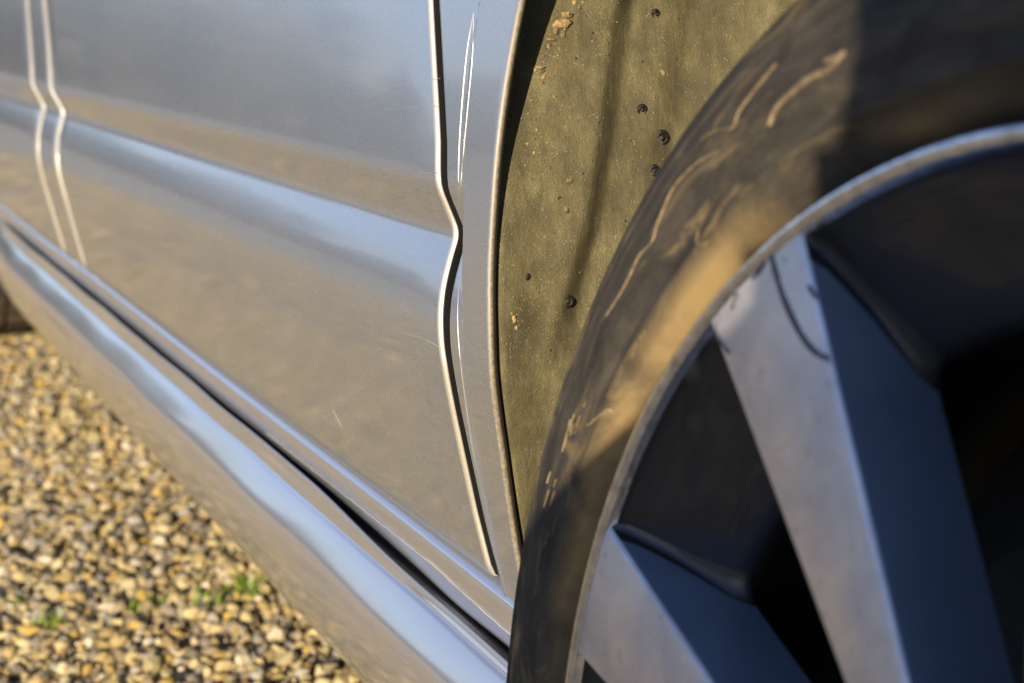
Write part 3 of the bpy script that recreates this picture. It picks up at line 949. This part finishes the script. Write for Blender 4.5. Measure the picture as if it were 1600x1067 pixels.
# ------------------------------------------------------------------ the rest of the car, out of the picture
BELT = 0.958
YB = float(prof(1.5, BELT))
YMID = -0.87
def surf(name, fn, us, vs, mat, sharp=None, flip=False):
    P = np.array([[fn(float(u), float(v)) for v in vs] for u in us])
    return adopt(grid_obj(name, P, mat, flip=flip, sharp=sharp), car)
L01 = np.linspace(0, 1, 15)
# bonnet and windscreen
def bonnet(u, v):
    x = -0.62 + 1.40 * u; y = -0.075 - 1.59 * v
    return (x, y, 0.875 + 0.10 * (1 - ((y - YMID) / 0.80) ** 2) - 0.16 * (1 - u) ** 2.2)
surf('bonnet', bonnet, L01, L01, PAINT)
surf('windscreen', lambda u, v: (0.78 + 0.62 * u, YMID + (0.5 - v) * (1.50 - 0.36 * u), 0.955 + 0.02 * (1 - (2 * v - 1) ** 2) + 0.47 * u ** 0.93), L01, L01, GLASS)
surf('roof', lambda u, v: (1.40 + 2.2 * u, YMID + (0.5 - v) * 1.14, 1.425 + 0.06 * (1 - (2 * v - 1) ** 2) * (1 - 0.6 * u * u) + 0.02 * math.sin(math.pi * u)), L01, L01, PAINT)
surf('rear_window', lambda u, v: (3.62 + 0.34 * u, YMID + (0.5 - v) * (1.14 + 0.36 * u), 1.42 - 0.46 * u), L01, L01, GLASS)
for sgn, nm in ((1, 'near'), (-1, 'off')):
    yy = lambda y: y if sgn > 0 else 2 * YMID - y
    win = lambda x0, x1, t0, t1: (lambda u, v: (x0 + (x1 - x0) * u + (t0 + (t1 - t0) * u - x0 - (x1 - x0) * u) * v, yy(YB - 0.008 + (-0.302 - YB) * v), BELT + 0.465 * v))
    surf('side_window', win(0.98, 2.02, 1.50, 2.06), L01, L01, GLASS)
    surf('side_window', win(2.10, 3.10, 2.13, 3.10), L01, L01, GLASS)
    surf('window_frame', lambda u, v: (0.80 + 3.14 * u + (1.42 - 0.80 + (3.58 - 1.42 - 3.14) * u) * v, yy(YB - 0.014 + (-0.300 - YB) * v), BELT + 0.465 * v), L01, L01, BLACK)
# rear quarter with its own wheel arch
RCX, RCZ = 2.90, 0.42
rows = []
for thd in np.linspace(-32, 212, 120):
    t = R_(thd); c, q = math.cos(t), math.sin(t)
    best = 9
    if c > 0.05: best = min(best, (3.95 - RCX) / c)
    if c < -0.05: best = min(best, (2.50 - RCX) / c)
    if q > 0.05: best = min(best, (BELT - RCZ) / q)
    r0 = 0.385
    row = [(RCX + (r0 + 0.006) * c, float(prof(2.6, RCZ + r0 * q)) - 0.014, RCZ + (r0 + 0.006) * q), (RCX + r0 * c, float(prof(2.6, RCZ + r0 * q)) - 0.005, RCZ + r0 * q)]
    for f in np.linspace(0, 1, 24):
        r = r0 + 0.003 + (best - r0 - 0.003) * f
        x, z = RCX + r * c, RCZ + r * q
        row.append((x, float(prof(2.6, z)) - 0.03 * max(0, x - 3.3) ** 1.5, z))
    rows.append(row)
adopt(grid_obj('rear_quarter_panel', np.array(rows), PAINT, flip=True), car)
P = np.array([[(RCX + 0.40 * math.cos(t), y, RCZ + 0.40 * math.sin(t)) for y in (-0.03, -0.32)] for t in np.radians(np.linspace(-35, 215, 50))])
adopt(grid_obj('rear_arch_liner', P, BLACK), car)
# bumpers: rounded in plan, carried round the nose and the tail
def wrap(x0, x1, z):
    """half plan outline from the flank at x0 to the car's middle at x1"""
    out = []
    for f in np.linspace(0, 1, 20):
        a = f * math.pi / 2
        out.append((x0 + (x1 - x0) * math.sin(a) ** 0.75, YMID + (0.83 - 0.02) * math.cos(a) ** 0.55))
    return out
for nm, x0, x1, z1 in (('front_bumper', -0.362, -0.86, 0.86), ('rear_bumper', 3.952, 4.16, 0.955)):
    zs = np.linspace(0.20, z1, 12)
    path = wrap(x0, x1, 0)
    path = path + [(x, 2 * YMID - y) for x, y in path[::-1][1:]]
    P = np.array([[(x + (0.0 if nm[0] == 'f' else 0.0), YMID + (y - YMID) * (1 - 0.10 * ((z - 0.45) / 0.5) ** 2), z) for z in zs] for x, y in path])
    adopt(grid_obj(nm, P, PAINT), car)
for sgn in (1, -1):
    surf('headlight', lambda u, v: (-0.50 - 0.26 * u, YMID + sgn * (0.815 - 0.20 * u - 0.14 * u * u), 0.66 + 0.13 * v - 0.02 * u), np.linspace(0, 1, 8), np.linspace(0, 1, 5), GLASS)
surf('grille', lambda u, v: (-0.872, YMID + (0.5 - u) * 0.9, 0.40 + 0.18 * v), np.linspace(0, 1, 5), np.linspace(0, 1, 3), BLACK)
# far flank and underbody
zs = np.linspace(0.19, BELT, 24)
P = np.array([[(x, 2 * YMID - float(prof(1.5, max(z, 0.25))), z) for z in zs] for x in np.linspace(0.64, 2.62, 10)])
adopt(grid_obj('off_side_panel', P, PAINT), car)
P = np.array([[(x, y, 0.192) for y in (-0.055, -1.69)] for x in (0.68, 2.58)])
adopt(grid_obj('underbody', P, BLACK), car)
for x in (0.249, 2.90):
    make_wheel(Matrix.Translation((x, -1.73, 0.3235)) @ Matrix.Rotation(math.pi, 4, 'Z'), 'wheel on the far side of the car')

# ------------------------------------------------------------------ the photographer, whose shadow lies on the wheel
def cp(r, u, f):
    return CAM + CR * r + CU * u + CF * f
SKIN = mat_simple('skin', (0.45, 0.27, 0.19), 0.5)
JACKET = mat_simple('dark_blue_jacket', (0.022, 0.026, 0.040), 0.85, bump=0.5, bscale=120)
TROUSERS = mat_simple('grey_trousers', (0.045, 0.045, 0.048), 0.9, bump=0.4, bscale=160)
HAIR = mat_simple('dark_brown_hair', (0.030, 0.018, 0.010), 0.55, nscale=300, var=0.5)
def person():
    J, E, rad, kind = [], [], [], []
    def j(p, r, par=None, k=1):
        J.append(Vector(p)); rad.append(r); kind.append(k)
        if par is not None: E.append((par, len(J) - 1))
        return len(J) - 1
    pelvis = j((-0.50, 0.50, 0.235), 0.135, None, 2)
    belly = j((-0.43, 0.46, 0.345), 0.125, pelvis)
    chest = j((-0.345, 0.415, 0.475), 0.135, belly)
    upper = j((-0.275, 0.375, 0.565), 0.095, chest)
    neck = j((-0.235, 0.352, 0.615), 0.052, upper, 0)
    jaw = j(cp(0.040, 0.000, -0.215), 0.060, neck, 0)
    skull = j(cp(0.042, 0.065, -0.190), 0.082, jaw, 0)
    crown = j(cp(0.045, 0.112, -0.200), 0.062, skull, 0)
    nose = j(cp(0.040, 0.028, -0.122), 0.012, jaw, 0)
    for sgn in (-1, 1):
        j(cp(0.042 + 0.083 * sgn, 0.045, -0.205), 0.014, skull, 0)
    # arms: shoulder, elbow, wrist, palm; then fingers
    for sgn, el, wr, pa in ((-1, (-0.205, -0.260, -0.300), (-0.148, -0.082, -0.130), (-0.096, -0.030, -0.088)),
                            (1, (0.250, -0.260, -0.330), (0.140, -0.080, -0.160), (0.092, -0.015, -0.105))):
        sh = j(cp(0.055 + 0.175 * sgn, -0.075, -0.330), 0.068, upper)
        e = j(cp(*el), 0.047, sh); m = j(cp(*[(a + b) / 2 for a, b in zip(el, wr)]), 0.041, e)
        w = j(cp(*wr), 0.038, m); p = j(cp(*pa), 0.034, w, 0)
        if sgn < 0:
            tips = [((-0.066, -0.012, -0.056), (-0.046, -0.012, -0.046)), ((-0.066, -0.030, -0.052), (-0.044, -0.034, -0.042)), ((-0.070, -0.047, -0.054), (-0.044, -0.055, -0.046)), ((-0.078, -0.060, -0.062), (-0.052, -0.068, -0.056)), ((-0.090, -0.004, -0.100), (-0.074, 0.016, -0.104))]
        else:
            tips = [((0.086, 0.034, -0.082), (0.066, 0.046, -0.076)), ((0.088, 0.010, -0.070), (0.070, 0.004, -0.064)), ((0.088, -0.010, -0.072), (0.070, -0.018, -0.066)), ((0.088, -0.030, -0.076), (0.072, -0.036, -0.070)), ((0.090, 0.005, -0.130), (0.066, 0.010, -0.128))]
        for a, b in tips:
            k = j(cp(*a), 0.0105, p, 0); j(cp(*b), 0.0085, k, 0)
    # kneeling right leg, raised left knee
    for hip, knee, calf, ankle, toe in (((-0.47, 0.40, 0.215), (-0.12, 0.26, 0.085), (-0.30, 0.36, 0.075), (-0.50, 0.46, 0.060), (-0.56, 0.49, 0.035)),
                                        ((-0.46, 0.585, 0.23), (-0.16, 0.64, 0.400), (-0.22, 0.645, 0.23), (-0.26, 0.645, 0.075), (-0.10, 0.62, 0.032))):
        h = j(hip, 0.092, pelvis, 2); k = j(knee, 0.060, h, 2); c_ = j(calf, 0.054, k, 2); a = j(ankle, 0.040, c_, 3); j(toe, 0.032, a, 3)
    me = bpy.data.meshes.new('body')
    me.from_pydata(J, E, [])
    ob = bpy.data.objects.new('tmp_body', me)
    COL.objects.link(ob)
    sk = ob.modifiers.new('s', 'SKIN'); sk.use_smooth_shade = True
    sv = me.skin_vertices[0].data
    for i, r in enumerate(rad):
        sv[i].radius = (r, r); sv[i].use_root = (i == 0)
    ss = ob.modifiers.new('ss', 'SUBSURF'); ss.levels = 2; ss.render_levels = 2
    dg = bpy.context.evaluated_depsgraph_get()
    m2 = bpy.data.meshes.new_from_object(ob.evaluated_get(dg))
    bpy.data.objects.remove(ob)
    m2.name = 'person'
    m2.materials.clear()
    for m in (SKIN, JACKET, TROUSERS, BLACK): m2.materials.append(m)
    JP = np.array([p[:] for p in J]); KR = np.array(rad); KK = np.array(kind)
    for pl in m2.polygons:
        d = np.linalg.norm(JP - np.array(pl.center[:]), axis=1) - KR * 0.6
        pl.material_index = int(KK[d.argmin()]); pl.use_smooth = True
    o = bpy.data.objects.new('person', m2)
    COL.objects.link(o)
    tag(o, 'person in dark jacket crouching with a camera, seen only as a shadow on the wheel', 'person')
    # hair as a cap of short tufts over the skull
    v, f = ico(4)
    keep = [i for i in range(len(v)) if v[i, 2] > -0.25]
    idx = {a: b for b, a in enumerate(keep)}
    V = []
    for i in keep:
        d = 1 + 0.035 * math.sin(v[i, 0] * 23 + v[i, 1] * 17) + 0.03 * rng.normal()
        V.append(cp(0.042 + v[i, 0] * 0.088 * d, 0.085 + v[i, 2] * 0.094 * d, -0.212 + v[i, 1] * 0.095 * d))
    F = [tuple(idx[int(a)] for a in q) for q in f if all(int(a) in idx for a in q)]
    h = mesh_obj('hair', V, F, HAIR); h.parent = o
person()

def cam_box(name, c, s, mat, parent, bev=0.006):
    bm = bmesh.new()
    bmesh.ops.create_cube(bm, size=1.0)
    for v in bm.verts: v.co = Vector((v.co.x * s[0], v.co.y * s[1], v.co.z * s[2]))
    bmesh.ops.bevel(bm, geom=bm.edges[:], offset=bev, segments=3, affect='EDGES')
    for v in bm.verts: v.co = cp(c[0] + v.co.x, c[1] + v.co.y, c[2] + v.co.z)
    me = bpy.data.meshes.new(name); bm.to_mesh(me); bm.free()
    me.materials.append(mat); me.polygons.foreach_set('use_smooth', [True] * len(me.polygons)); me.set_sharp_from_angle(angle=R_(40))
    o = bpy.data.objects.new(name, me); COL.objects.link(o); o.parent = parent
    return o
hand_cam = empty('photo_camera', (0, 0, 0))
tag(hand_cam, 'black hand held photo camera casting its shadow on the wheel', 'camera')
cam_box('camera_body', (-0.003, 0.000, -0.098), (0.140, 0.100, 0.046), BLACK, hand_cam, 0.022)
cam_box('viewfinder_hump', (-0.012, 0.052, -0.098), (0.086, 0.052, 0.048), BLACK, hand_cam, 0.0235)
V = []
for k in range(40):
    a = 2 * math.pi * k / 40
    for r, f in ((0.031, -0.084), (0.036, -0.078), (0.037, -0.034), (0.035, -0.026), (0.031, -0.024), (0.029, -0.030), (0.0005, -0.034)):
        V.append(cp(r * math.cos(a), r * math.sin(a) - 0.002, f))
o = mesh_obj('lens', V, grid_faces(40, 7, False, True), BLACK); o.parent = hand_cam; o['label'] = 'lens barrel'
